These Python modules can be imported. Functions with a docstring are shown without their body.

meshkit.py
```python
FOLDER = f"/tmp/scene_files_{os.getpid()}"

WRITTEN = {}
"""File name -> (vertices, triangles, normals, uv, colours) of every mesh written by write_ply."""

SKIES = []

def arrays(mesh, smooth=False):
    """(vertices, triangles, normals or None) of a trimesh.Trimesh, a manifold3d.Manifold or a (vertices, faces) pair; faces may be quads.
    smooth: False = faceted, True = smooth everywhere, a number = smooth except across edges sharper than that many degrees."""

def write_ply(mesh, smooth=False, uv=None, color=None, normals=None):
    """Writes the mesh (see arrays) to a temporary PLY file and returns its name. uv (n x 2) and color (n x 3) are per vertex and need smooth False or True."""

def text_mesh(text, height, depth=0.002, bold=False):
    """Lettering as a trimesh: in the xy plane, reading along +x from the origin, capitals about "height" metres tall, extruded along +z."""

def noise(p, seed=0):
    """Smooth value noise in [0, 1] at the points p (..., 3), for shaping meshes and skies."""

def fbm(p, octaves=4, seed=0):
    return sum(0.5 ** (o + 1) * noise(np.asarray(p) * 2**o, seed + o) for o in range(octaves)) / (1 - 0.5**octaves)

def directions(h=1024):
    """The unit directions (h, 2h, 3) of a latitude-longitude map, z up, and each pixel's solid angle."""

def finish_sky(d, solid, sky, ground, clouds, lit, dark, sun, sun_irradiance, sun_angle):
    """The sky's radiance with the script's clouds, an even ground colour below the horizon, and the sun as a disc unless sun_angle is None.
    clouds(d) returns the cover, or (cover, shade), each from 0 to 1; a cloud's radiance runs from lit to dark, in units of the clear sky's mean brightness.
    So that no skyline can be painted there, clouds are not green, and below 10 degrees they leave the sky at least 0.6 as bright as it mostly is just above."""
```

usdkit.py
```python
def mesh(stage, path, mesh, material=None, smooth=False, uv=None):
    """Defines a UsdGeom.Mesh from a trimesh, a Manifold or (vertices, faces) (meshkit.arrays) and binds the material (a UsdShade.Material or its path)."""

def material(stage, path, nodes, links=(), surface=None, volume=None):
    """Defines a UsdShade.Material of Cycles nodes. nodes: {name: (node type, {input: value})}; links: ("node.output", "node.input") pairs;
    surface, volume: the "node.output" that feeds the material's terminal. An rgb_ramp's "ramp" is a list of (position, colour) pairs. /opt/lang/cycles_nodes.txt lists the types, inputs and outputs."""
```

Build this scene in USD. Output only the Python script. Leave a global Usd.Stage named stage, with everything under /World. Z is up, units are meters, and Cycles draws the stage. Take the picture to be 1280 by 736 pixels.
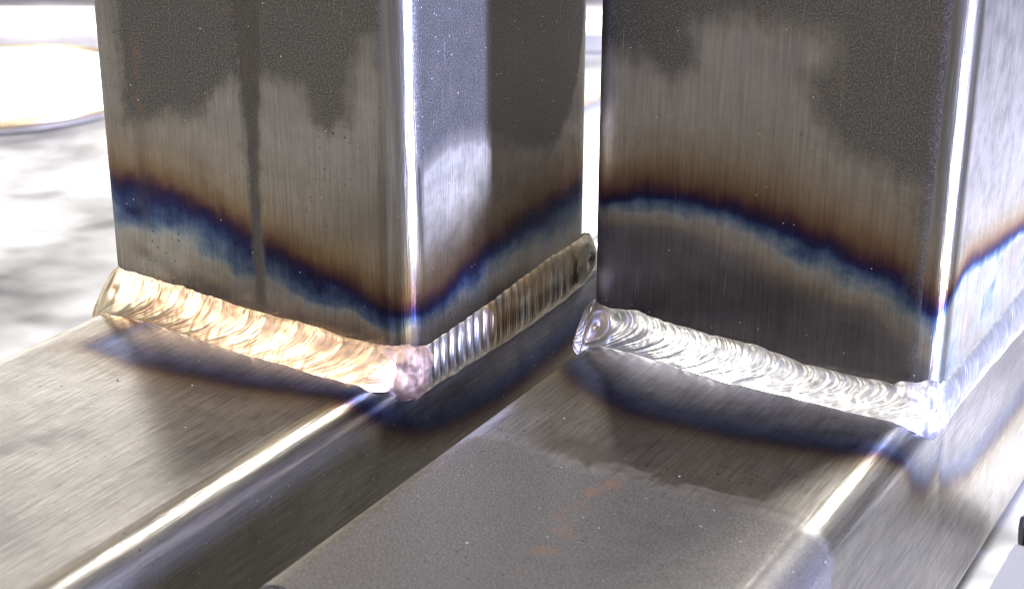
import math, random
import numpy as np, trimesh, usdkit, meshkit
from pxr import Usd, UsdGeom, UsdLux, UsdShade, Gf, Sdf, Vt
from shapely.geometry import Polygon, LineString
import shapely

stage = Usd.Stage.CreateInMemory()
UsdGeom.SetStageUpAxis(stage, 'Z'); UsdGeom.SetStageMetersPerUnit(stage, 1.0)
UsdGeom.Xform.Define(stage, '/World')
MM = 0.001
rng = np.random.default_rng(7)

# ------------------------------------------------------------------ camera
cam = UsdGeom.Camera.Define(stage, '/World/camera')
eye = np.array([106.46, -158.15, 85.37]) * MM
fw = np.array([-0.4659018, 0.80577109, -0.36560698]); rt = np.array([0.86529123, 0.50126511, 0.00209019]); up = np.array([-0.18495024, 0.31538269, 0.93076698])
m = Gf.Matrix4d(*[float(v) for row in ((*rt, 0), (*up, 0), (*-fw, 0), (*eye, 1)) for v in row])
cam.AddTransformOp().Set(m)
cam.CreateHorizontalApertureAttr(36.0); cam.CreateVerticalApertureAttr(36.0 * 588 / 1024)
cam.CreateFocalLengthAttr(2073.41 / 1280 * 36)
cam.CreateClippingRangeAttr((0.02, 50.0))
cam.CreateFStopAttr(48.0); cam.CreateFocusDistanceAttr(0.208)
cam.CreateExposureAttr(0.0)

# ------------------------------------------------------------------ light
def light_frame(l, pos, target=(0, 0, 0)):
    pos, target = np.array(pos, float), np.array(target, float)
    z = pos - target; z /= np.linalg.norm(z)                        # a lamp shines along -z
    x = np.cross([0, 0, 1.0], z); x /= np.linalg.norm(x); y = np.cross(z, x)
    l.AddTransformOp().Set(Gf.Matrix4d(*[float(v) for row in ((*x, 0), (*y, 0), (*z, 0), (*pos, 1)) for v in row]))

def rect_lamp(name, pos, w, h, power, color, target=(0, 0, 0)):
    l = UsdLux.RectLight.Define(stage, '/World/' + name)
    l.CreateWidthAttr(w); l.CreateHeightAttr(h); l.CreateIntensityAttr(power); l.CreateColorAttr(Gf.Vec3f(*color)); light_frame(l, pos, target)

ROOM = (0.24, 0.23, 0.215)
usdkit.material(stage, '/World/Looks/room_light', {'b': ('background_shader', {'color': ROOM, 'strength': 1.0})}, surface='b.background')
dome = UsdLux.DomeLight.Define(stage, '/World/room_light')
UsdShade.MaterialBindingAPI.Apply(dome.GetPrim()).Bind(UsdShade.Material.Get(stage, '/World/Looks/room_light'))
# tall narrow window strip to the right, cool; broad windows behind to the left and right; warm shop lamp over the left shoulder, work lamp over the right
rect_lamp('side_window', (1.50, 0.11, 0.30), 0.03, 0.50, 1900.0, (0.47, 0.53, 1.0), (0.0, 0.02, 0.0))
rect_lamp('floor_lamp', (0.70, 0.052, -0.184), 0.02, 0.085, 1200.0, (0.58, 0.64, 1.0), (0.0, 0.01, 0.024))
rect_lamp('back_window', (-1.16, 1.28, 0.44), 1.25, 0.34, 8.0, (1.0, 0.98, 0.96), (0, 0.1, 0))
rect_lamp('right_window', (0.40, 1.02, 0.30), 0.26, 0.30, 1.4, (0.78, 0.83, 1.0), (0, 0.05, 0))
rect_lamp('high_window', (0.13, 0.92, 0.90), 0.38, 0.34, 85.0, (1.0, 0.98, 0.95), (0.01, 0, 0))
rect_lamp('shop_lamp', (-0.42, -0.30, 0.66), 0.22, 0.22, 60.0, (1.0, 0.92, 0.80))
rect_lamp('work_lamp', (0.54, -0.24, 0.84), 0.40, 0.40, 19.0, (1.0, 0.98, 0.96))

# ------------------------------------------------------------------ helpers
used = {}
def numbered(parent, name):
    k = (parent, name); n = used.get(k, 0); used[k] = n + 1
    return f'{parent}/{name}' + (f'_{n:03d}' if n else '')
def tag(prim, label=None, cat=None, group=None, kind=None):
    for k, v in (('label', label), ('category', cat), ('group', group), ('kind', kind)):
        if v: prim.SetCustomDataByKey(k, v)
    return prim
def thing(name, label, cat, loc=(0, 0, 0), group=None):
    x = UsdGeom.Xform.Define(stage, numbered('/World', name)); x.AddTranslateOp().Set(Gf.Vec3d(*[float(a) for a in loc]))
    return tag(x.GetPrim(), label, cat, group)
def obj(name, mesh, mat, parent=None, smooth=True, attrs=None, label=None):
    """mesh in millimetres (world), attrs: {name: per-vertex floats or colours}"""
    path = numbered(str(parent.GetPath()) if parent else '/World', name)
    v, f = (mesh.vertices, mesh.faces) if hasattr(mesh, 'faces') else mesh
    v = np.asarray(v, float) * MM
    if parent:
        off = np.array(UsdGeom.XformCache().GetLocalToWorldTransform(parent).ExtractTranslation())
        v = v - off
    g = usdkit.mesh(stage, path, (v, f), mat, smooth=smooth)
    for k, a in (attrs or {}).items():
        a = np.asarray(a, np.float32)
        if a.ndim == 1:
            UsdGeom.PrimvarsAPI(g).CreatePrimvar(k, Sdf.ValueTypeNames.FloatArray, 'vertex').Set(Vt.FloatArray.FromNumpy(a))
        else:
            UsdGeom.PrimvarsAPI(g).CreatePrimvar(k, Sdf.ValueTypeNames.Color3fArray, 'vertex').Set(Vt.Vec3fArray.FromNumpy(a))
    if label: g.GetPrim().SetCustomDataByKey('label', label)
    return g.GetPrim()
def C(pts): return np.array(pts, float)
def ip(x, pts): pts = C(pts); return np.interp(x, pts[:, 0], pts[:, 1])
def sdist(px, py, poly):
    """signed distance in mm to a polygon's outline, positive inside"""
    P = Polygon(poly).buffer(0); pt = shapely.points(np.ravel(px), np.ravel(py))
    d = shapely.distance(P.boundary, pt); return np.where(shapely.contains(P, pt), d, -d).reshape(np.shape(px))
def fbm(x, y, z=0.0, sc=1.0, o=3, seed=0):
    x, y, z = np.broadcast_arrays(np.asarray(x, float), y, z)
    return meshkit.fbm(np.stack([x, y, z], -1) * sc + 97.3, o, seed)
def smooth01(a, b, x): t = np.clip((x - a) / (b - a), 0, 1); return t * t * (3 - 2 * t)

# ------------------------------------------------------------------ materials
TINT = [(-15, (.37, .343, .30)), (-8, (.38, .343, .275)), (-4.5, (.36, .29, .19)), (-2.2, (.27, .17, .10)), (-0.8, (.12, .06, .06)),
        (0.1, (.045, .03, .075)), (0.9, (.034, .040, .125)), (1.7, (.085, .135, .26)), (2.7, (.22, .285, .37)), (3.7, (.43, .44, .41)), (5.2, (.42, .37, .29)), (7.0, (.26, .235, .215)), (8.5, (.22, .205, .20)), (10, (.18, .168, .165)), (15, (.165, .155, .158)), (25, (.18, .168, .166))]
TINT_RAIL = [(-15, (.42, .395, .355)), (-8, (.40, .37, .315)), (-4, (.34, .29, .22)), (-1.8, (.20, .145, .12)), (-0.4, (.09, .06, .085)), (0.8, (.045, .05, .125)), (2.0, (.08, .10, .22)),
        (3.6, (.17, .185, .265)), (5.5, (.31, .305, .35)), (8, (.39, .38, .42)), (11, (.33, .32, .37)), (15, (.40, .385, .415)), (25, (.36, .345, .37))]
def steel(name, axis, rough=0.34, aniso=0.55, tint=TINT, scale_gain=1.0, streak=0.19):
    """ground steel with heat tint (primvar tint, mm below the purple line), mill scale (primvar scale, mm inside), rust and dirt (primvars); grinding lines run along axis"""
    lo, hi = -15.0, 25.0
    fine = [1.0, 1.0, 1.0]; i = 'xyz'.index(axis)
    st = [2600.0] * 3; st[i] = 130.0                               # streaks: fine across, long along the axis
    st2 = [800.0] * 3; st2[i] = 60.0
    tan = [0, 0, 0]; tan[i] = 1.0
    n = {
        'geo': ('geometry', {}),
        'tint': ('attribute', {'attribute': 'tint'}), 'scl': ('attribute', {'attribute': 'scale'}), 'rust': ('attribute', {'attribute': 'rust'}), 'dirt': ('attribute', {'attribute': 'dirt'}), 'edge': ('attribute', {'attribute': 'edge'}),
        'm1': ('mapping', {'scale': tuple(st)}), 'n1': ('noise_texture', {'scale': 1.0, 'detail': 3.0, 'roughness': 0.6}),
        'm2': ('mapping', {'scale': tuple(st2)}), 'n2': ('noise_texture', {'scale': 1.0, 'detail': 2.0}),
        'n3': ('noise_texture', {'scale': 330.0, 'detail': 5.0, 'roughness': 0.65}),
        'n4': ('noise_texture', {'scale': 4200.0, 'detail': 3.0, 'roughness': 0.7}),
        'n5': ('noise_texture', {'scale': 70.0, 'detail': 4.0, 'roughness': 0.6}),
        # tint distance with streaky and blotchy edges
        'a1': ('math', {'math_type': 'multiply_add', 'value2': 0.7, 'value3': -0.35}), 'a2': ('math', {'math_type': 'multiply_add', 'value2': 2.2, 'value3': -1.1}),
        'b1': ('math', {'math_type': 'add'}), 'b2': ('math', {'math_type': 'add'}),
        'tr': ('map_range', {'from_min': lo, 'from_max': hi, 'to_min': 0.0, 'to_max': 1.0, 'clamp': True}),
        'ramp': ('rgb_ramp', {'ramp': [((t - lo) / (hi - lo), c) for t, c in tint]}),
        # streak brightness
        'sv': ('map_range', {'from_min': 0.25, 'from_max': 0.75, 'to_min': 1 - streak, 'to_max': 1 + streak, 'clamp': True}),
        'sv2': ('map_range', {'from_min': 0.3, 'from_max': 0.7, 'to_min': 0.86, 'to_max': 1.12, 'clamp': True}),
        'sm': ('math', {'math_type': 'multiply'}), 'smc': ('combine_color', {}), 'base': ('mix_color', {'blend_type': 'multiply', 'fac': 1.0, 'use_clamp': False}),
        # mill scale mask
        'c1': ('math', {'math_type': 'multiply_add', 'value2': 2.0, 'value3': -1.0}), 'c2': ('math', {'math_type': 'multiply_add', 'value2': 4.0, 'value3': -2.0}),
        'c3': ('math', {'math_type': 'add'}), 'c4': ('math', {'math_type': 'add'}), 'mask': ('map_range', {'range_type': 'smoothstep', 'from_min': -1.9, 'from_max': 1.6, 'to_min': 0.0, 'to_max': 1.0, 'clamp': True}),
        'scol': ('rgb_ramp', {'ramp': [(t_, tuple(scale_gain * q for q in c_)) for t_, c_ in ((0.0, (.045, .043, .041)), (0.38, (.088, .084, .080)), (0.52, (.128, .122, .115)), (0.66, (.23, .22, .205)), (1.0, (.42, .41, .40)))]}),
        'mixs': ('mix_color', {}),
        # rust
        'rn': ('math', {'math_type': 'multiply_add', 'value2': 2.6, 'value3': -1.35}), 'ra': ('math', {'math_type': 'add'}), 'rm': ('map_range', {'from_min': 0.25, 'from_max': 0.9, 'to_min': 0.0, 'to_max': 0.5, 'clamp': True}),
        'mixr': ('mix_color', {'b': (.33, .18, .11)}),
        # dirt: darker, browner smudges
        'dn': ('math', {'math_type': 'multiply_add', 'value2': 0.8, 'value3': -0.4}), 'da': ('math', {'math_type': 'add'}), 'dm': ('map_range', {'from_min': 0.1, 'from_max': 0.9, 'to_min': 0.0, 'to_max': 0.72, 'clamp': True}),
        'mixd': ('mix_color', {'b': (.055, .05, .045)}),
        # bright specks of dust and spatter
        'vor': ('voronoi_texture', {'scale': 800.0}), 'vcol': ('separate_color', {}), 'vt': ('math', {'math_type': 'less_than', 'value2': 0.085}), 'vs': ('math', {'math_type': 'greater_than', 'value2': 0.86}), 'vv': ('math', {'math_type': 'multiply'}),
        'mixv': ('mix_color', {'b': (.60, .58, .55)}),
        # roughness and relief
        'r1': ('map_range', {'from_min': 0.0, 'from_max': 1.0, 'to_min': rough, 'to_max': 0.50, 'clamp': True}), 'r2': ('math', {'math_type': 'multiply_add', 'value2': 0.22}), 'r3': ('math', {'math_type': 'add', 'value2': -0.11}),
        'r4': ('mix_float', {'b': 0.26}), 'an2': ('mix_float', {'b': 0.0}), 'em': ('math', {'math_type': 'multiply'}), 'iv': ('math', {'math_type': 'subtract', 'value1': 1.0}),
        'md': ('math', {'math_type': 'multiply_add', 'value2': -0.45, 'value3': 1.0}), 'mm': ('math', {'math_type': 'multiply'}),
        'me': ('map_range', {'from_min': 0.0, 'from_max': 1.0, 'to_min': 1.0, 'to_max': 0.85, 'clamp': True}), 'an': ('map_range', {'from_min': 0.0, 'from_max': 1.0, 'to_min': aniso, 'to_max': 0.0, 'clamp': True}),
        'bh': ('mix_float', {}), 'bump': ('bump', {'strength': 0.30, 'distance': 0.00012}),
        'tan': ('combine_xyz', {'x': float(tan[0]), 'y': float(tan[1]), 'z': float(tan[2])}),
        'p': ('principled_bsdf', {'anisotropic_rotation': 0.25}),
        'm6': ('mapping', {'rotation': (0.55, 0.45, 0.7), 'scale': (5200.0, 5200.0, 110.0)}), 'n6': ('noise_texture', {'scale': 1.0, 'detail': 1.0}), 's6': ('map_range', {'from_min': 0.735, 'from_max': 0.79, 'to_min': 0.0, 'to_max': 0.3, 'clamp': True}), 'mix6': ('mix_color', {'b': (.62, .60, .56)}),
        'pv': ('voronoi_texture', {'scale': 1300.0}), 'pc': ('separate_color', {}), 'pt': ('math', {'math_type': 'less_than', 'value2': 0.20}), 'ps': ('math', {'math_type': 'greater_than', 'value2': 0.62}), 'pq': ('math', {'math_type': 'multiply'}), 'pz': ('map_range', {'from_min': 0.50, 'from_max': 0.62, 'to_min': 0.0, 'to_max': 0.7, 'clamp': True}), 'pm': ('math', {'math_type': 'multiply'}), 'mixp': ('mix_color', {'b': (.035, .032, .032)}),
    }
    l = [('geo.position', 'm1.vector'), ('geo.position', 'm2.vector'), ('m1.vector', 'n1.vector'), ('m2.vector', 'n2.vector')] + [('geo.position', f'{k}.vector') for k in ('n3', 'n4', 'n5', 'vor')]
    l += [('n2.fac', 'a1.value1'), ('n3.fac', 'a2.value1'), ('a1.value', 'b1.value1'), ('a2.value', 'b1.value2'), ('b1.value', 'b2.value1'), ('tint.fac', 'b2.value2'), ('b2.value', 'tr.value'), ('tr.result', 'ramp.fac'),
          ('n1.fac', 'sv.value'), ('n5.fac', 'sv2.value'), ('sv.result', 'sm.value1'), ('sv2.result', 'sm.value2'), ('sm.value', 'smc.r'), ('sm.value', 'smc.g'), ('sm.value', 'smc.b'), ('ramp.color', 'base.a'), ('smc.color', 'base.b'),
          ('n2.fac', 'c1.value1'), ('n3.fac', 'c2.value1'), ('c1.value', 'c3.value1'), ('c2.value', 'c3.value2'), ('c3.value', 'c4.value1'), ('scl.fac', 'c4.value2'), ('c4.value', 'mask.value'), ('n4.fac', 'scol.fac'),
          ('base.result', 'mixs.a'), ('scol.color', 'mixs.b'), ('mask.result', 'mixs.fac'),
          ('n3.fac', 'rn.value1'), ('rn.value', 'ra.value1'), ('rust.fac', 'ra.value2'), ('ra.value', 'rm.value'), ('mixs.result', 'mixr.a'), ('rm.result', 'mixr.fac'),
          ('n3.fac', 'dn.value1'), ('dn.value', 'da.value1'), ('dirt.fac', 'da.value2'), ('da.value', 'dm.value'), ('mixr.result', 'mixd.a'), ('dm.result', 'mixd.fac'),
          ('vor.distance', 'vt.value1'), ('vor.color', 'vcol.color'), ('vcol.r', 'vs.value1'), ('vt.value', 'vv.value1'), ('vs.value', 'vv.value2'), ('geo.position', 'pv.vector'), ('pv.distance', 'pt.value1'), ('pv.color', 'pc.color'), ('pc.r', 'ps.value1'), ('pt.value', 'pq.value1'), ('ps.value', 'pq.value2'), ('n5.fac', 'pz.value'), ('pz.result', 'pm.value1'), ('pq.value', 'pm.value2'), ('geo.position', 'm6.vector'), ('m6.vector', 'n6.vector'), ('n6.fac', 's6.value'), ('s6.result', 'mix6.fac'), ('mixd.result', 'mix6.a'), ('mix6.result', 'mixp.a'), ('pm.value', 'mixp.fac'), ('mixp.result', 'mixv.a'), ('vv.value', 'mixv.fac'), ('mixv.result', 'p.base_color'),
          ('mask.result', 'r1.value'), ('n3.fac', 'r2.value1'), ('r1.result', 'r2.value3'), ('r2.value', 'r3.value1'), ('r3.value', 'r4.a'), ('mask.result', 'iv.value2'), ('iv.value', 'em.value1'), ('edge.fac', 'em.value2'), ('em.value', 'r4.fac'), ('r4.result', 'p.roughness'), ('mask.result', 'me.value'), ('dm.result', 'md.value1'), ('me.result', 'mm.value1'), ('md.value', 'mm.value2'), ('mm.value', 'p.metallic'), ('mask.result', 'an.value'), ('an.result', 'an2.a'), ('em.value', 'an2.fac'), ('an2.result', 'p.anisotropic'),
          ('n1.fac', 'bh.a'), ('n4.fac', 'bh.b'), ('mask.result', 'bh.fac'), ('bh.result', 'bump.height'), ('bump.normal', 'p.normal'), ('tan.vector', 'p.tangent')]
    return usdkit.material(stage, '/World/Looks/' + name, n, l, surface='p.BSDF')
M_post = steel('ground_steel_upright', 'z', rough=0.34, aniso=0.9)
M_rail = steel('ground_steel_rail', 'y', rough=0.36, aniso=0.78, tint=TINT_RAIL, scale_gain=1.4, streak=0.32)

def weld_mat(name, rough=0.30, bump=0.10):
    """bead metal: primvar tone is its colour, primvar oxide how matt it is"""
    n = {'geo': ('geometry', {}), 'tone': ('attribute', {'attribute': 'tone'}), 'ox': ('attribute', {'attribute': 'oxide'}),
         'n1': ('noise_texture', {'scale': 1700.0, 'detail': 4.0, 'roughness': 0.65}), 'n2': ('noise_texture', {'scale': 480.0, 'detail': 3.0}),
         'v': ('map_range', {'from_min': 0.25, 'from_max': 0.75, 'to_min': 0.72, 'to_max': 1.18, 'clamp': True}), 'vc': ('combine_color', {}), 'mul': ('mix_color', {'blend_type': 'multiply', 'fac': 1.0, 'use_clamp': False}),
         'r': ('map_range', {'from_min': 0.0, 'from_max': 1.0, 'to_min': rough, 'to_max': 0.60, 'clamp': True}), 'r4': ('mix_float', {'b': 0.26}), 'an2': ('mix_float', {'b': 0.0}), 'em': ('math', {'math_type': 'multiply'}), 'iv': ('math', {'math_type': 'subtract', 'value1': 1.0}),
        'md': ('math', {'math_type': 'multiply_add', 'value2': -0.45, 'value3': 1.0}), 'mm': ('math', {'math_type': 'multiply'}),
        'me': ('map_range', {'from_min': 0.0, 'from_max': 1.0, 'to_min': 1.0, 'to_max': 0.55, 'clamp': True}),
         'bump': ('bump', {'strength': bump, 'distance': 0.0002}), 'p': ('principled_bsdf', {})}
    l = [('geo.position', 'n1.vector'), ('geo.position', 'n2.vector'), ('n2.fac', 'v.value'), ('v.result', 'vc.r'), ('v.result', 'vc.g'), ('v.result', 'vc.b'), ('tone.color', 'mul.a'), ('vc.color', 'mul.b'), ('mul.result', 'p.base_color'),
         ('ox.fac', 'r.value'), ('r.result', 'p.roughness'), ('ox.fac', 'me.value'), ('me.result', 'p.metallic'), ('n1.fac', 'bump.height'), ('bump.normal', 'p.normal')]
    return usdkit.material(stage, '/World/Looks/' + name, n, l, surface='p.BSDF')
M_weld = weld_mat('bead_metal')

def plain(name, color, rough, metal=1.0, scale=90.0, var=0.25, bump=0.2, bdist=0.001, bscale=60.0):
    n = {'geo': ('geometry', {}), 'n': ('noise_texture', {'scale': scale, 'detail': 4.0}), 'nb': ('noise_texture', {'scale': bscale, 'detail': 3.0}),
         'ramp': ('rgb_ramp', {'ramp': [(0.3, tuple(c * (1 - var) for c in color)), (0.7, tuple(min(1, c * (1 + var)) for c in color))]}),
         'bump': ('bump', {'strength': bump, 'distance': bdist}), 'p': ('principled_bsdf', {'metallic': metal, 'roughness': rough})}
    return usdkit.material(stage, '/World/Looks/' + name, n, [('geo.position', 'n.vector'), ('geo.position', 'nb.vector'), ('n.fac', 'ramp.fac'), ('ramp.color', 'p.base_color'), ('nb.fac', 'bump.height'), ('bump.normal', 'p.normal')], surface='p.BSDF')
M_bench = plain('bench_sheet', (.27, .27, .285), 0.42, 0.40, 24.0, 0.85, 1.0, 0.010, 17.0)
M_pale = plain('pale_bar', (.60, .59, .55), 0.34, 0.5, 45.0, 0.25)
M_dark = plain('blackened_thread', (.05, .048, .045), 0.4, 0.7, 200.0, 0.3)
M_brown = plain('brown_block', (.24, .20, .17), 0.6, 0.0, 60.0, 0.2)

# ------------------------------------------------------------------ square tubes
R = 4.0                                                             # outer corner radius, mm
def tube(a0, a1, b0, b1, ax, fine, wall=3.0):
    """closed square tube. a, b: section limits (mm); ax: axial stations; fine: steps per side (front b0, right a1, back b1, left a0).
    returns section coordinates A, B, unfolded perimeter s, stations, and faces; station-major grid of the outer skin, then the inner skin"""
    A, B = [], []
    def arc(ca, cb, t0):
        for t in np.linspace(t0, t0 + math.pi / 2, 11)[1:-1]:
            A.append(ca + R * math.cos(t)); B.append(cb + R * math.sin(t))
    def side(p, q, n):
        for t in np.linspace(0, 1, n + 1): A.append(p[0] + (q[0] - p[0]) * t); B.append(p[1] + (q[1] - p[1]) * t)
    side((a0 + R, b0), (a1 - R, b0), fine[0]); arc(a1 - R, b0 + R, -math.pi / 2)
    side((a1, b0 + R), (a1, b1 - R), fine[1]); arc(a1 - R, b1 - R, 0)
    side((a1 - R, b1), (a0 + R, b1), fine[2]); arc(a0 + R, b1 - R, math.pi / 2)
    side((a0, b1 - R), (a0, b0 + R), fine[3]); arc(a0 + R, b0 + R, math.pi)
    A, B = np.array(A), np.array(B)
    ca, cb = (a0 + a1) / 2, (b0 + b1) / 2
    iA = ca + (A - ca) * ((a1 - a0) / 2 - wall) / ((a1 - a0) / 2); iB = cb + (B - cb) * ((b1 - b0) / 2 - wall) / ((b1 - b0) / 2)
    n, k = len(A), len(ax)
    sec = np.concatenate([np.tile(A, k), np.tile(iA, 2)]), np.concatenate([np.tile(B, k), np.tile(iB, 2)]), np.concatenate([np.repeat(ax, n), np.full(n, ax[0]), np.full(n, ax[-1])])
    i, j = np.meshgrid(np.arange(k - 1), np.arange(n), indexing='ij'); j2 = (j + 1) % n
    quads = [np.stack([i * n + j, i * n + j2, (i + 1) * n + j2, (i + 1) * n + j], -1).reshape(-1, 4)]
    jj = np.arange(n); j2 = (jj + 1) % n; I0, I1 = k * n, k * n + n
    quads += [np.stack([jj, I0 + jj, I0 + j2, j2], -1), np.stack([(k - 1) * n + jj, (k - 1) * n + j2, I1 + j2, I1 + jj], -1), np.stack([I0 + j2, I0 + jj, I1 + jj, I1 + j2], -1)]
    q = np.vstack(quads)
    return sec, np.vstack([q[:, [0, 1, 2]], q[:, [0, 2, 3]]])

def split_sharp(v, f, attrs, ang=40):
    """vertices split along sharp edges so that smooth normals keep the tube's rims crisp; attributes follow"""
    m = trimesh.Trimesh(v, f, process=False)
    s = trimesh.graph.smooth_shade(m, angle=math.radians(ang), facet_minarea=None)
    from scipy.spatial import cKDTree
    idx = cKDTree(v).query(s.vertices)[1]
    return (np.array(s.vertices), np.array(s.faces)), {k: np.asarray(a)[idx] for k, a in attrs.items()}

def unfold(x, y, x1, y0):
    """perimeter coordinate of an upright: front face = x - x1 (negative), right face = y - y0 (positive), round the corner evenly"""
    a, b = x - (x1 - R), (y0 + R) - y
    ang = np.arctan2(np.clip(a, 0, None), np.clip(b, 1e-9, None))     # 0 on the front, pi/2 on the right
    corner = (a > 0) & (b > 0)
    return np.where(corner, -R + ang / (math.pi / 2) * 2 * R, np.where(a > 0, y - y0, x - x1))

DEF = dict(tint=-50.0, scale=-20.0, rust=0.0, dirt=0.0)
# ================================================================== LEFT JOINT
W1, D = 50.0, 49.5
H = 39.2                                                            # rail height
joint1 = thing('welded_joint', 'left steel tube joint with tan oxidised fillet bead and dark seam stripe down its upright', 'steel joint', (-.025, .02475, -.0392))
joint2 = thing('welded_joint', 'right steel tube joint with bright silver fillet bead and its rail end showing below', 'steel joint', (.0367, .047, -.0392))

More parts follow.
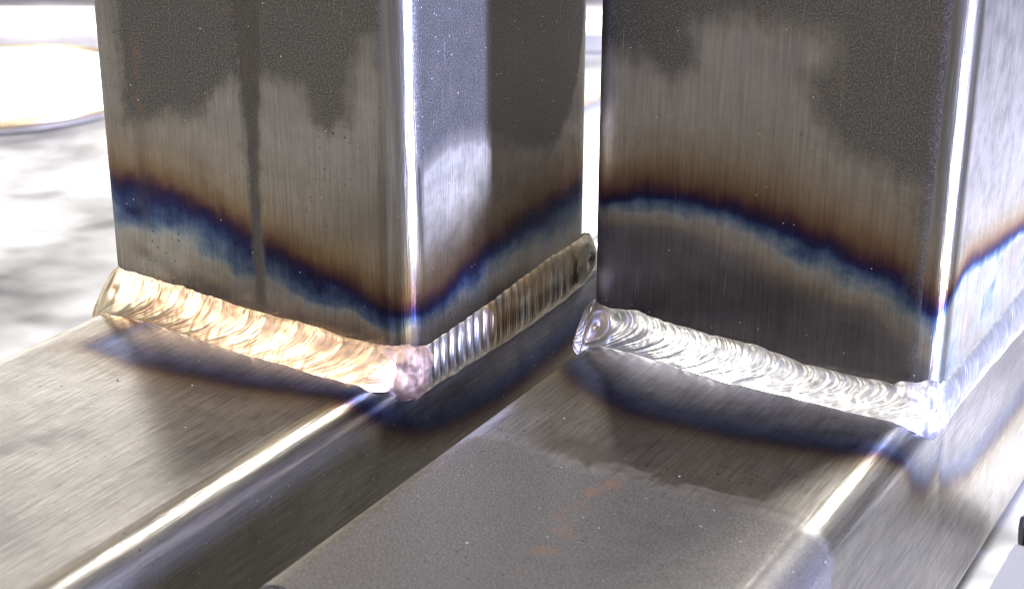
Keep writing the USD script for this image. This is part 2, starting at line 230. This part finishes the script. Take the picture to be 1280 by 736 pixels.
zs = np.concatenate([np.arange(0, 24, 0.35), np.arange(24, 52, 0.6), np.arange(52, 75, 1.5), [90, 120, 150, 180]])
def upright1():
    (x, y, z), f = tube(-W1, 0, 0, D, zs, (84, 82, 10, 10))
    s = unfold(x, y, 0.0, 0.0)
    on = ip(s, [(-50, 17.5), (-46.2, 17.6), (-40.3, 17.8), (-35.5, 17.3), (-30.9, 16.1), (-25.7, 14.4), (-19.4, 12.6), (-13.1, 10.5), (-8.2, 9.6), (-3.4, 8.1), (.8, 7.6), (3.9, 7.5), (7.6, 8), (12.5, 9), (17.5, 10.1), (25.9, 11.5), (34.9, 11.8), (50, 12.4)])
    thick = ip(s, [(-50, 6.5), (-39, 7.6), (-34.6, 6.2), (-31, 5.6), (-25, 5.0), (-20.9, 4.8), (-13, 3.6), (-3.5, 2.6), (2, 2.4), (10, 3.5), (30, 6), (50, 6)])
    t = on - z
    t = np.where(t > 0, t * 3.9 / thick, t)
    t = t + smooth01(.6, 2.5, t) * 5.0 * (fbm(s, z * 1.6, 0, 1 / 6, 3, 77) - .5) + smooth01(-7, -2, t) * 1.6 * (fbm(s, z * .4, 5, 1 / 4, 2, 78) - .5)
    # second blue line close above the bead, left half
    b2 = ip(s, [(-44, 8.9), (-37.9, 6.9), (-33.1, 5.9), (-26.4, 4.9), (-20, 3.2)])
    w = np.exp(-((z - b2 + .2) / 1.25) ** 2) * smooth01(-46, -42, s) * (1 - smooth01(-27, -20, s))
    band = w
    w = np.exp(-((z - b2 - 1.6) / 0.8) ** 2) * smooth01(-41, -37, s) * (1 - smooth01(-28, -22, s))
    t = t * (1 - .5 * w) + 4.3 * .5 * w
    # right of the left third the blue stays dark and ends in a ragged pale border
    w = smooth01(-35, -28, s) * (1 - smooth01(-3, 2, s))
    t = t * (1 - w) + w * np.interp(t, [-20, 0, .9, 3.8, 4.8, 7.5, 40], [-20, 0, .9, 2.15, 4.0, 7.0, 39.5])
    sc = sdist(np.clip(s, -60, 0), z, [(-44.3, 60), (-44.4, 46.6), (-44.3, 33.0), (-44.1, 26.6), (-40, 27.2), (-35.8, 28.6), (-31.1, 29.5), (-29.4, 31), (-27.6, 32.9), (-25.8, 34.6), (-24.3, 34), (-21.1, 34.6), (-18.6, 35.3), (-16.1, 35), (-14.3, 34.6), (-13.7, 32.7), (-13.1, 30.4), (-11.8, 29.4), (-10, 30), (-7.9, 31.7), (-7.4, 35.7), (-6.9, 38.9), (-5.4, 41.6), (-3.8, 42.7), (-3.2, 41.3), (-2.7, 38.8), (-1.9, 46.9), (-1.9, 70), (-1.9, 200), (-44.3, 200)])
    seam = sdist(np.clip(s, -60, 0), z, [(-24.9, 200), (-24.8, 44.5), (-24.3, 34.5), (-24.0, 26.2), (-23.7, 18.9), (-23.9, 4.5), (-21.9, 4.5), (-22.0, 13.8), (-21.9, 24.5), (-21.6, 29.7), (-21.0, 34.9), (-20.4, 45), (-20.0, 200)])
    scR = z - ip(s, [(0, 26), (2.2, 26.1), (4.5, 26.5), (7.2, 27), (10, 28.2), (17.7, 27), (28, 21.7), (37, 19.4), (41.6, 22.9), (44.3, 28.1), (46, 36), (48, 80), (60, 80)])
    sc = np.where(s > 2.6, scR, sc)
    sc = np.where((s > -2) & (s <= 2.6), -3.0, sc)
    sc = np.maximum(sc, seam * 2.2)                                # the seam stripe has a crisp edge
    rust = np.exp(-(((s + 41.2) / 1.5) ** 2)) * smooth01(26, 29, z) * (1 - smooth01(36, 40, z)) * .42
    rust = np.maximum(rust, np.exp(-(((s + 23.6) / .5) ** 2)) * smooth01(30, 34, z) * .45)
    dirt = .5 * np.exp(-((s + 42.0) / 1.5) ** 2) * smooth01(8, 13, z) * (1 - smooth01(26, 29, z))
    dirt = np.maximum(dirt, .85 * smooth01(-.1, .25, seam)); dirt = np.maximum(dirt, .55 * band)
    # seam: a shallow groove along its left side
    g = np.exp(-((s + 24.6 - ip(z, [(18, 1.0), (45, 0)])) / .22) ** 2) * smooth01(16, 24, z) * .22 + .06 * smooth01(0, .4, seam)
    front = (np.abs(y) < 1e-6)
    y = np.where(front, y + g, y)
    v = np.stack([x, y, z], -1)
    (v, f), at = split_sharp(v, f, dict(tint=np.clip(t, -15, 25), scale=sc, rust=rust, dirt=dirt, edge=smooth01(4.6, 2.8, np.abs(s))))
    obj('upright_tube', (v, f), M_post, joint1, True, at)
upright1()

ys = np.concatenate([np.arange(-100, -62, 2.0), np.arange(-62, 50, 0.6), [52, 56, 64, 80, 110, 140]])
def rail_surface(x, z, y, x0, x1, tfun, sfun, scale, rust, dirt):
    return x, y, z
def rail_corner(x, z, x1):
    """0 on the top, 1 on the right side, in between round the corner"""
    a, b = x - (x1 - R), z + R
    return np.where((a > 0) & (b > 0), np.arctan2(np.clip(a, 0, None), np.clip(b, 1e-9, None)) / (math.pi / 2), np.where(a > 0, 1.0, 0.0))
def rail1():
    (x, z, y), f = tube(-W1, 0, -H, 0, ys, (10, 60, 84, 10))
    f = f[:, ::-1]
    k = rail_corner(x, z, 0.0)
    top = y - ip(x, [(-50, -13), (-43, -13.4), (-37.6, -14.3), (-32.3, -15), (-25.4, -14.4), (-15.8, -13.4), (-7.6, -11.5), (0, -9.3)])
    top = np.where(top > 0, top * ip(x, [(-50, .7), (-30, .75), (0, 1.2)]), top * 1.7)
    lip = ip(x, [(-44, -9), (-37, -3.0), (-10, 0), (0, 0)])          # the tint dies out at the rail's outer edge
    top = np.where(x < -36, np.minimum(top, np.maximum(-9, 6 - (-36 - x) * 1.3)), top)
    side = z - ip(y, [(-30, 12), (-9.7, -.6), (-5.6, -4.7), (1.5, -8.8), (9.1, -10.9), (21.6, -12.4), (40.1, -11.5), (60, -10)])
    side = np.where(side > 0, side * 1.1, side * 1.5)
    t = top * (1 - k) + side * k
    dirt = smooth01(.45, .75, fbm(x, y, 0, 1 / 13, 3, 5)) * .55 * (y < 0) * (k < .5)
    sm = np.exp(-(((x + 27 - .62 * (y + 38)) / 3.6) ** 2) - ((y + 38) / 9) ** 2)
    dirt = np.maximum(dirt, sm * .6)
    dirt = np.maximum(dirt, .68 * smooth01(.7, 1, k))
    dirt = dirt * (1 - .6 * smooth01(-10, -3, t))
    v = np.stack([x, y, z], -1)
    (v, f), at = split_sharp(v, f, dict(tint=np.clip(t, -15, 25), scale=np.full(len(x), -20.0), rust=np.zeros(len(x)), dirt=dirt, edge=smooth01(0, .15, k) * smooth01(1, .8, k)))
    obj('rail_tube', (v, f), M_rail, joint1, True, at)
rail1()

# ================================================================== RIGHT JOINT
G, W2, Y2 = 13.15, 47.1, 22.61
X2 = G + W2
def upright2():
    (x, y, z), f = tube(G, X2, Y2, Y2 + D, zs, (80, 60, 10, 40))
    s = unfold(x, y, X2, Y2)                                        # -47.1 .. 0 front, then right face
    on = ip(s, [(-47, 19), (-45, 19), (-43.6, 19.6), (-39.6, 20.9), (-34.1, 21.5), (-28.7, 21.2), (-23.4, 20.5), (-18.2, 19.6), (-13.1, 18.1), (-8, 16.7), (-3.1, 15.1), (0, 13), (7, 15.9), (20, 14.4), (37, 12.3), (50, 12)])
    t = on - z
    thick = ip(s, [(-47, 2.5), (-34, 2.5), (-20, 4.0), (0, 4.4), (4, 1.8), (50, 1.8)])
    t = np.where(t > 0, t * 3.9 / thick, t * .85)
    t = np.where(s > 1, np.where(t > 0, np.minimum(t, 4.2), t * 1.9), t)
    t = t + smooth01(.6, 2.5, t) * 5.0 * (fbm(s, z * 1.8, 0, 1 / 7, 3, 87) - .5) + smooth01(-7, -2, t) * 1.8 * (fbm(s, z * .4, 5, 1 / 4, 2, 88) - .5)
    bare = sdist(np.clip(s, -60, 4) + X2, z, [(10, 38.7), (14.7, 38.7), (18.3, 38.9), (21.6, 37), (24.4, 36.4), (27.5, 37.7), (27, 43), (31.3, 44.3), (40.3, 44.5), (43.7, 44.4), (44.8, 42.2), (44.5, 39.8), (41.7, 38.1), (42.9, 34.4), (45.2, 30.9), (49.2, 29.5), (53.1, 28.2), (56.3, 27.3), (56.7, 21.1), (57.0, 2.9), (57.2, -3), (10, -3)])
    sc = np.where(s > -2.2, -20, -bare * .8)
    dark = smooth01(6.5, 12, t) * (s < 0)
    v = np.stack([x, y, z], -1)
    (v, f), at = split_sharp(v, f, dict(tint=np.clip(t, -15, 25), scale=sc, rust=np.zeros(len(x)), dirt=.25 * dark, edge=smooth01(4.6, 2.8, np.abs(s))))
    obj('upright_tube', (v, f), M_post, joint2, True, at)
upright2()

YE = -48.4                                                          # the rail's open end
ys2 = np.concatenate([np.arange(YE, 74, 0.6), [80, 95, 120, 150]])
def rail2():
    (x, z, y), f = tube(G, X2, -H, 0, ys2, (10, 60, 80, 30))
    f = f[:, ::-1]
    k = rail_corner(x, z, X2)
    top = y - ip(x, [(13, 15), (15.5, 12.4), (19.1, 8.8), (23.9, 6.1), (29.3, 4), (35.6, 3.9), (42.5, 4.3), (49.9, 5.5), (56.8, 7.3), (61, 8.8)])
    wob = (fbm(x, y * 2, 0, 1 / 9, 3, 3) - .5) * 5
    top = np.where(top > 0, top * .8 + wob * smooth01(3, 7, top), top * 1.4)
    side = z - ip(y, [(-30, 16), (5, 6), (11.7, -1.8), (17, -7.5), (22, -10.3), (25.6, -10.2), (27.6, -9.4), (30, -13.5), (43.8, -17.8), (80, -20)])
    side = np.where(side > 0, side * 1.1, side * 1.8)
    t = top * (1 - k) + side * k
    sb = ip(x, [(13, -16), (16.9, -11.2), (20.4, -9.3), (27, -11.5), (33, -11.6), (37.7, -11.1), (42.6, -11.4), (47.3, -11.3), (52.8, -11.5), (56, -11.8)])
    sc = np.minimum(np.minimum(sb - y, (x - G - 1.9) * .8), (56.8 - x) * .8)
    sc = np.where(k > .05, np.minimum((sb - y) * 1.2, (1.1 - k) * 3.5), sc)
    dirt = np.exp(-((y - sb - 1.5) / 1.1) ** 2) * smooth01(.42, .6, fbm(x * 1.0, y * 3.0, 0, 1 / 6, 2, 8)) * smooth01(28, 34, x) * .9 + .18 * smooth01(.4, .7, fbm(x, y, 0, 1 / 10, 3, 12))
    dirt = np.where(k > .05, 1.05 * smooth01(1.0, -2.0, y - sb) * smooth01(1, .7, k), dirt)
    rust = np.zeros(len(x))
    for a, b, ra, rb, q in ((35.4, -13.4, 1.3, 1.3, 1.0), (34.8, -16.3, 1.6, 1.3, 1.0), (34.2, -20, 1.8, 2.6, .55), (36.4, -29.5, 2.2, 2, .7), (35.0, -33, 1.6, 1.6, .6), (36.0, -25, 1.8, 2, .4)):
        rust = np.maximum(rust, q * np.exp(-((x - a) / ra) ** 2 - ((y - b) / rb) ** 2))
    v = np.stack([x, y, z], -1)
    (v, f), at = split_sharp(v, f, dict(tint=np.clip(t, -15, 25), scale=sc, rust=rust * (k < .1), dirt=dirt, edge=smooth01(0, .15, k) * smooth01(1, .8, k) * smooth01(-1.5, 0, y - sb)))
    obj('rail_tube', (v, f), M_rail, joint2, True, at)
rail2()

# ------------------------------------------------------------------ weld beads
def grid_faces(n, k):
    i, j = np.meshgrid(np.arange(n - 1), np.arange(k - 1), indexing='ij')
    a = (i * k + j).ravel(); q = np.stack([a, a + 1, a + k + 1, a + k], -1)
    return np.vstack([q[:, [0, 1, 2]], q[:, [0, 2, 3]]])
def saw(p, sharp=.75):
    """one ripple per unit: a slow rise and a quick fall"""
    q = p - np.floor(p); return np.where(q < sharp, q / sharp, (1 - q) / (1 - sharp))
def rounded_drop(u, u0, u1):
    """how far a face with rounded corners lies back at u, tangent points R inside u0 and u1"""
    d = np.clip(np.maximum(u0 + R - u, u - (u1 - R)), 0, R * .86)
    return R - np.sqrt(R * R - d * d)
def bead_fillet(u0, u1, face_y, legs_up, legs_out, seed, ripple, fine, bulge, k_arc, pitch, cap=3.6, n=620, k=90, crater_at=None, cap2=3.0, slim=.90):
    """fillet bead along x in the corner between an upright's front (y = face_y) and a rail's top (z = 0)"""
    uu = np.linspace(u0, u1, n); ss = np.linspace(-.06, 1.06, k)
    u, s = np.meshgrid(uu, ss, indexing='ij')
    wob = (fbm(u, 0, seed, 1 / 3.2, 3, seed) - .5)
    a = ip(u, legs_up) * (1 + .30 * wob); b = ip(u, legs_out) * (1 + .16 * (fbm(u, 9, seed, 1 / 2.6, 3, seed + 5) - .5))
    a, b = a * slim, b * slim
    e = np.clip((u - u0) / cap, 0, 1); capf = np.sqrt(np.clip(1 - (1 - e) ** 2, 0, 1)); capf = .02 + .98 * capf
    e2 = np.clip((u1 - u) / cap2, 0, 1); capf2 = .15 + .85 * np.sqrt(np.clip(1 - (1 - e2) ** 2, 0, 1))
    cf = capf * capf2
    mid_up, mid_out = a * .30, b * .30                               # the rounded end closes in on the middle of the bead
    P_up = mid_up + (a * (1 - s) - mid_up) * cf; P_out = mid_out + (b * s - mid_out) * cf
    sc = np.clip(s, 0, 1); arch = 4 * sc * (1 - sc)
    nu, no = b / np.hypot(a, b), a / np.hypot(a, b)
    arc = k_arc * (1 - ((s - .34) / .66) ** 2)
    ph = u - arc + .55 * (fbm(u * .55, s * 1.2, seed, .8, 2, seed + 2) - .5)
    warp = 3.2 * (fbm(ph, 0, seed, 1 / 2.4, 2, seed + 3) - .5)
    big = saw((ph + warp) / pitch + 0 * s, .78); small = saw((ph + warp * .7 + .15 * (fbm(u, s * 6, 3, .9, 2, seed + 8) - .5)) / (pitch * .22), .7)
    rip = ripple * (big - .5) + fine * (small - .5)
    fade = np.clip(arch * 2.2, 0, 1)
    lump = .45 * (fbm(u, s * 5, seed + 3, .45, 3, seed + 6) - .5)
    h = bulge * np.hypot(a, b) * arch ** .85 * cf + (rip + lump) * fade
    cr = np.zeros_like(u)
    if crater_at:
        cu, cs, rad, depth = crater_at
        rr = np.hypot(u - cu, (s - cs) * np.hypot(a, b))
        blend = 1 - smooth01(rad * .9, rad * 1.25, rr)
        ring = .0 * np.cos(rr * 2 * math.pi / .8) - depth * np.exp(-(rr / (.20 * rad)) ** 2) + .12 * np.exp(-((rr - rad) / .35) ** 2)
        h = h * (1 - blend) + (bulge * np.hypot(a, b) * arch ** .85 * cf + ring * fade + .10) * blend
        cr = blend
    up_, out = P_up + nu * h, P_out + no * h
    return u, s, up_, out, arch, big, small, cr, fade, ph

def fillet_obj(joint, data, face_y, x0, x1, tone, oxide, cut_crater=True):
    u, s, up_, out, arch, big, small, cr, fade, ph = data
    drop = rounded_drop(u, x0, x1)
    z = up_ - drop * np.clip(s, 0, 1); y = face_y - out + drop * (1 - np.clip(s, 0, 1))
    v = np.stack([u, y, z], -1).reshape(-1, 3); n, k = u.shape
    f = grid_faces(n, k)
    at = dict(tone=tone.reshape(-1, 3), oxide=oxide.ravel())
    inner = (cr.ravel()[f].mean(1) > .5)
    if not inner.any(): inner[:] = False
    def sub(mask):
        idx, inv = np.unique(f[mask], return_inverse=True)
        return (v[idx], inv.reshape(-1, 3)), {a: b[idx] for a, b in at.items()}
    m, a = sub(~inner); bead = obj('fillet_weld', m, M_weld, joint, True, a)
    if inner.any():
        m, a = sub(inner); obj('weld_crater', m, M_weld, bead, True, a)
def mixc(c0, c1, w): return np.array(c0) * (1 - w[..., None]) + np.array(c1) * w[..., None]

d = bead_fillet(-51.0, -0.6, 0, [(-52, 5.6), (-47.4, 5.6), (-40, 5.3), (-33, 4.6), (-26.5, 4.0), (-19.9, 3.9), (-13, 3.6), (-7, 3.2), (1, 3.2)],
                [(-52, 4.9), (-47, 4.7), (-40.5, 4.2), (-29, 5.4), (-21.6, 6.4), (-15.3, 6.4), (-8.3, 7.2), (1, 6.9)], 11, .12, .05, .075, 4.4, 4.0, cap=4.2, crater_at=(-46.6, .46, 3.7, .22))
u, s, big, small, cr, ph = d[0], d[1], d[5], d[6], d[7], d[9]
nz = fbm(u, s * 6, 1, .8, 3, 21)
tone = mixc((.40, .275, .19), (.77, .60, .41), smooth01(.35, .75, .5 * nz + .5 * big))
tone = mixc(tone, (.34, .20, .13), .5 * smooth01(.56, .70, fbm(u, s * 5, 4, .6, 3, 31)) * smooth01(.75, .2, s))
tone = mixc(tone, (.92, .82, .64), cr * .8); tone = mixc(tone, (.30, .17, .09), cr * np.exp(-(np.hypot(u + 47.0, (s - .46) * 7.4) / .75) ** 2))
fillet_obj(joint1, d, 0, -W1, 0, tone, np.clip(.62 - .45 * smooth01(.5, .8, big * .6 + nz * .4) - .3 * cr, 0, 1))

d = bead_fillet(G - 1.2, X2 - .2, Y2, [(13, 4.8), (17, 5.0), (21, 5.3), (27.9, 4.2), (36.7, 3.9), (43.2, 2.9), (51.5, 2.6), (61, 2.6)],
                [(13, 3.2), (17, 3.0), (22, 3.2), (35, 5.6), (45.5, 5.9), (55.5, 5.9), (61, 5.2)], 23, .13, .06, .06, 4.8, 3.6, cap=3.2, crater_at=(15.6, .5, 2.1, .22))
u, s, big, small, cr, ph = d[0], d[1], d[5], d[6], d[7], d[9]
tone = np.broadcast_to(np.array((.80, .82, .86)), u.shape + (3,)).copy()
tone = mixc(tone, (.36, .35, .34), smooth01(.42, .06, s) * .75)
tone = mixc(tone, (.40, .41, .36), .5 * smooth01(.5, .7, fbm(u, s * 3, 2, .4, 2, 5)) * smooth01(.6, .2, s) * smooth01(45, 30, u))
tone = mixc(tone, (.55, .42, .28), cr * .6); tone = mixc(tone, (.62, .45, .30), .5 * smooth01(56, 58.5, u) * smooth01(.6, .2, s))
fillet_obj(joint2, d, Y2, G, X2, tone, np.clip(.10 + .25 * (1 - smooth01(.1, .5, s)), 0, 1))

def butt(joint, xs, y0, y1, zt, zb, bulge, ripple, fine, k_arc, pitch, seed, tonef, crater_y=None, n=560, k=80):
    """flush bead along y over the seam between an upright's right face and a rail's right side, both at x = xs"""
    uu = np.linspace(y0, y1, n); ss = np.linspace(-.05, 1.05, k); u, s = np.meshgrid(uu, ss, indexing='ij')
    e = np.clip((u - y0) / 2.2, 0, 1) * 1.0; e2 = np.clip((y1 - u) / 4.2, 0, 1)
    cf = np.sqrt(np.clip(1 - (1 - e) ** 2, 0, 1)) * (.1 + .9 * np.sqrt(np.clip(1 - (1 - e2) ** 2, 0, 1)))
    top = ip(u, zt) + .5 * (fbm(u, 1, seed, .5, 2, seed) - .5) + .05 * np.sin(u * 2 * math.pi / pitch); bot = ip(u, zb) + .6 * (fbm(u, 3, seed, .5, 2, seed + 1) - .5)
    mid = (top + bot) / 2; z = mid + ((top + (bot - top) * s) - mid) * (.15 + .85 * cf)
    sc = np.clip(s, 0, 1); arch = 4 * sc * (1 - sc)
    ph = u + k_arc * (1 - (2 * s - 1) ** 2) + 2.6 * (fbm(u, 0, seed, .30, 2, seed + 11) - .5) + .25 * pitch * (fbm(u, s, seed, .35, 2, seed + 2) - .5)
    big = .5 - .5 * np.cos(2 * math.pi * ph / pitch); ripple = ripple * (1 - .72 * smooth01(17, 23, u)); small = saw(ph / (pitch * .27) + .6 * fbm(u, s * 4, 2, .7, 2, seed + 4), .6)
    h = bulge * arch ** .7 * (.3 + .7 * cf) + np.clip(arch * 2, 0, 1) * (ripple * (big - .5) + fine * (small - .5) + .3 * (fbm(u, s * 4, seed, .4, 2, seed + 6) - .5))
    cr = np.zeros_like(u)
    if crater_y is not None:
        rr = np.hypot(u - crater_y, (s - .5) * np.abs(top - bot)); cr = 1 - smooth01(3.0, 3.9, rr)
        h = h * (1 - cr) + cr * (bulge * 1.25 * arch ** .6 * (.35 + .65 * cf) - .5 * np.exp(-(np.hypot(u - crater_y - 1.4, (s - .5) * 8) / .9) ** 2))
    x = xs - .12 + h
    v = np.stack([x, u, z], -1).reshape(-1, 3); f = grid_faces(n, k)[:, ::-1]
    tone, oxide = tonef(u, s, big, small, cr)
    at = dict(tone=tone.reshape(-1, 3), oxide=oxide.ravel()); inner = cr.ravel()[f].mean(1) > .5
    def sub(mask):
        idx, inv = np.unique(f[mask], return_inverse=True)
        return (v[idx], inv.reshape(-1, 3)), {a: b[idx] for a, b in at.items()}
    m, a = sub(~inner); bead = obj('butt_weld', m, M_weld, joint, True, a)
    if inner.any():
        m, a = sub(inner); obj('weld_crater', m, M_weld, bead, True, a)
def tone1(u, s, big, small, cr):
    t = mixc((.62, .60, .56), (.30, .25, .19), smooth01(.45, .1, big))
    t = mixc(t, (.42, .26, .11), .75 * smooth01(14, 20, u) * smooth01(.35, .65, fbm(u, s * 4, 0, .35, 2, 44) + .1))
    t = mixc(t, (.34, .30, .22), smooth01(26, 36, u) * .7); t = mixc(t, (.26, .25, .18), cr * .8)
    t = mixc(t, (.36, .29, .18), smooth01(.6, .85, s) * .8)
    return t, np.clip(.12 + .2 * smooth01(.6, .9, s), 0, 1)
butt(joint1, 0.0, 0.6, 50.5, [(-2, 2.0), (9.4, 2.4), (17.5, 2.6), (26, 3.3), (35, 3.9), (51, 4.1)], [(-2, -4.2), (9.3, -4.3), (17.4, -4.6), (26, -4.7), (35, -4.6), (51, -3.8)], 1.10, .19, .04, 1.4, 1.95, 51, tone1, crater_y=46.0)
def tone2(u, s, big, small, cr):
    return np.broadcast_to(np.array((.70, .70, .72)), u.shape + (3,)).copy(), np.full(u.shape, .12)
butt(joint2, X2, Y2 - .5, Y2 + D + 1, [(20, 2.4), (60, 2.0), (80, 2.2)], [(20, -4.6), (34, -4.0), (80, -6)], 1.2, .16, .08, 2.0, 2.1, 63, tone2)

def corner_blob(joint, lumps, seed, tone, oxide):
    """where two beads meet round the corner: several small lumps run together, with shallow ripples"""
    import manifold3d as m3
    parts = [m3.Manifold.sphere(r, 40).scale((1.0, 1.0, q)).translate((x, y, z)) for x, y, z, r, q in lumps]
    m = m3.Manifold.batch_boolean(parts, m3.OpType.Add).refine_to_length(.35).to_mesh()
    t = trimesh.Trimesh(m.vert_properties[:, :3], m.tri_verts, process=True)
    trimesh.smoothing.filter_taubin(t, lamb=.55, nu=.53, iterations=140)
    v, n = np.array(t.vertices), np.array(t.vertex_normals)
    c = np.mean([l[:3] for l in lumps], 0); q = v - c
    ph = np.hypot(q[:, 0] + 3.2, q[:, 1] + 3.2) / .85 + .5 * fbm(v[:, 0], v[:, 1], v[:, 2], .5, 2, seed)
    v = v + n * (.10 * (saw(ph, .75) - .5) + .35 * (fbm(v[:, 0], v[:, 1], v[:, 2], .8, 3, seed + 1) - .5))[:, None]
    w = smooth01(.4, .62, fbm(v[:, 0], v[:, 1], v[:, 2], .6, 3, seed + 9))
    obj('corner_weld', (v, t.faces), M_weld, joint, True, dict(tone=mixc(tone[0], tone[1], w), oxide=np.full(len(v), oxide)))
def lumps_at(x, y): return [(x - 3.2, y + .4, .3, 3.0, .95), (x - 1.9, y + .2, -1.7, 3.0, .9), (x - 1.5, y + 1.9, -1.9, 2.9, 1.0), (x - 1.7, y + 3.2, .3, 2.9, .95), (x - 2.6, y + 2.4, 1.5, 2.5, 1.0), (x - 1.5, y + 1.4, .9, 2.4, 1.0)]
corner_blob(joint1, lumps_at(0, 0), 3, ((.42, .29, .23), (.20, .135, .105)), 1.0)
corner_blob(joint2, lumps_at(X2, Y2), 8, ((.52, .52, .58), (.32, .32, .38)), .55)

# small balls of spatter stuck to the steel
def spatter(joint, pts):
    for x, y, z, r in pts:
        m = trimesh.creation.icosphere(2, r); v = m.vertices * np.array([1, 1, .75]) + np.array([x, y, z])
        obj('spatter_bead', (v, m.faces), M_weld, joint, True, dict(tone=np.full((len(v), 3), .22), oxide=np.full(len(v), .2)))
spatter(joint2, [(28.3, -32.2, .03, .24), (47.5, -17, .03, .16), (41, -8, .02, .13), (23, -1.5, .02, .15)])
spatter(joint1, [(-30, -20, .03, .17), (-14, -26, .03, .15), (-21, -16.5, .03, .14)])

# ================================================================== BENCH AND WHAT LIES ON IT
ZB = -H - .35
bx, by = np.meshgrid(np.linspace(-900, 150, 90), np.linspace(-420, 1200, 90), indexing='ij')
bz = ZB - .3 + 0 * bx
bench = obj('bench_top', (np.stack([bx, by, bz], -1).reshape(-1, 3), grid_faces(90, 90)), M_bench, None, True)
tag(bench, 'bright crumpled metal sheet of the bench behind and under the joints', 'bench', None, 'structure')
def box(c, e, ang=0.0):
    m = trimesh.creation.box(e); m.apply_transform(trimesh.transformations.rotation_matrix(ang, [0, 0, 1])); m.apply_translation(c); return m
ang = math.atan2(.501, .865)
bar = thing('flat_bar', 'long pale flat bar lying across the bench far behind the left joint', 'metal bar', (-.32, .235, ZB * MM))
obj('bar', box((-322, 236, ZB + 3), (420, 40, 6), ang), M_pale, bar, False)
obj('groove', box((-322 - 2, 236 + 4, ZB + 6.1), (420, 2.0, .6), ang), M_brown, bar, False)
blk = tag(obj('wooden_block', box((-384, 343, ZB + 9), (420, 120, 18), ang), M_brown, None, False), 'dull brown block on the bench behind the pale bar', 'block')
lid = thing('round_lid', 'shiny round pan lid on the bench left of the left upright', 'lid', (-.268, .182, ZB * MM))
prof = np.array([[0, 5.5], [25, 5.2], [40, 4.2], [46, 2.2], [48, .2], [47, .1], [0, .1]])
M_brass = plain('brass_rim', (.60, .47, .29), 0.35, 1.0, 60.0, 0.2)
lm = trimesh.creation.revolve(prof, sections=64); lm.apply_translation((-268, 182, ZB)); obj('disc', lm, M_pale, lid, 40)
rm_ = trimesh.creation.torus(47.8, 1.0, 64, 16); rm_.apply_translation((-268, 182, ZB + 2.4)); obj('rim', rm_, M_brass, lid, True)
M_plate = plain('smooth_plate', (.13, .13, .145), 0.7, 0.0, 40.0, 0.10, 0.08, 0.0004, 90.0)
pl = trimesh.creation.box((84, 212, 3.0)); pl.apply_translation((64 + 42, 62 - 106, ZB + 1.4))
tag(obj('steel_plate', pl, M_plate, None, False), 'smooth bright steel plate beside the right rail at the lower right', 'steel plate')
rod = thing('threaded_rod', 'short black threaded rod lying by the right rail, ridges showing', 'rod', (.075, .078, ZB * MM))
tp = []
for i in range(240): tp.append((2.5 + .5 * saw(i / 6.0, .5), i * .25))
tp = np.array([[0, 0]] + tp + [[0, tp[-1][1]]], float)
tm = trimesh.creation.revolve(np.stack([tp[:, 0], tp[:, 1]], -1), sections=36)
tm.apply_transform(trimesh.transformations.rotation_matrix(math.pi / 2, [0, 1, 0])); tm.apply_transform(trimesh.transformations.rotation_matrix(.35, [0, 0, 1])); tm.apply_translation((63.9, 65.4, ZB + 2.9)); obj('thread', tm, M_dark, rod, 50)
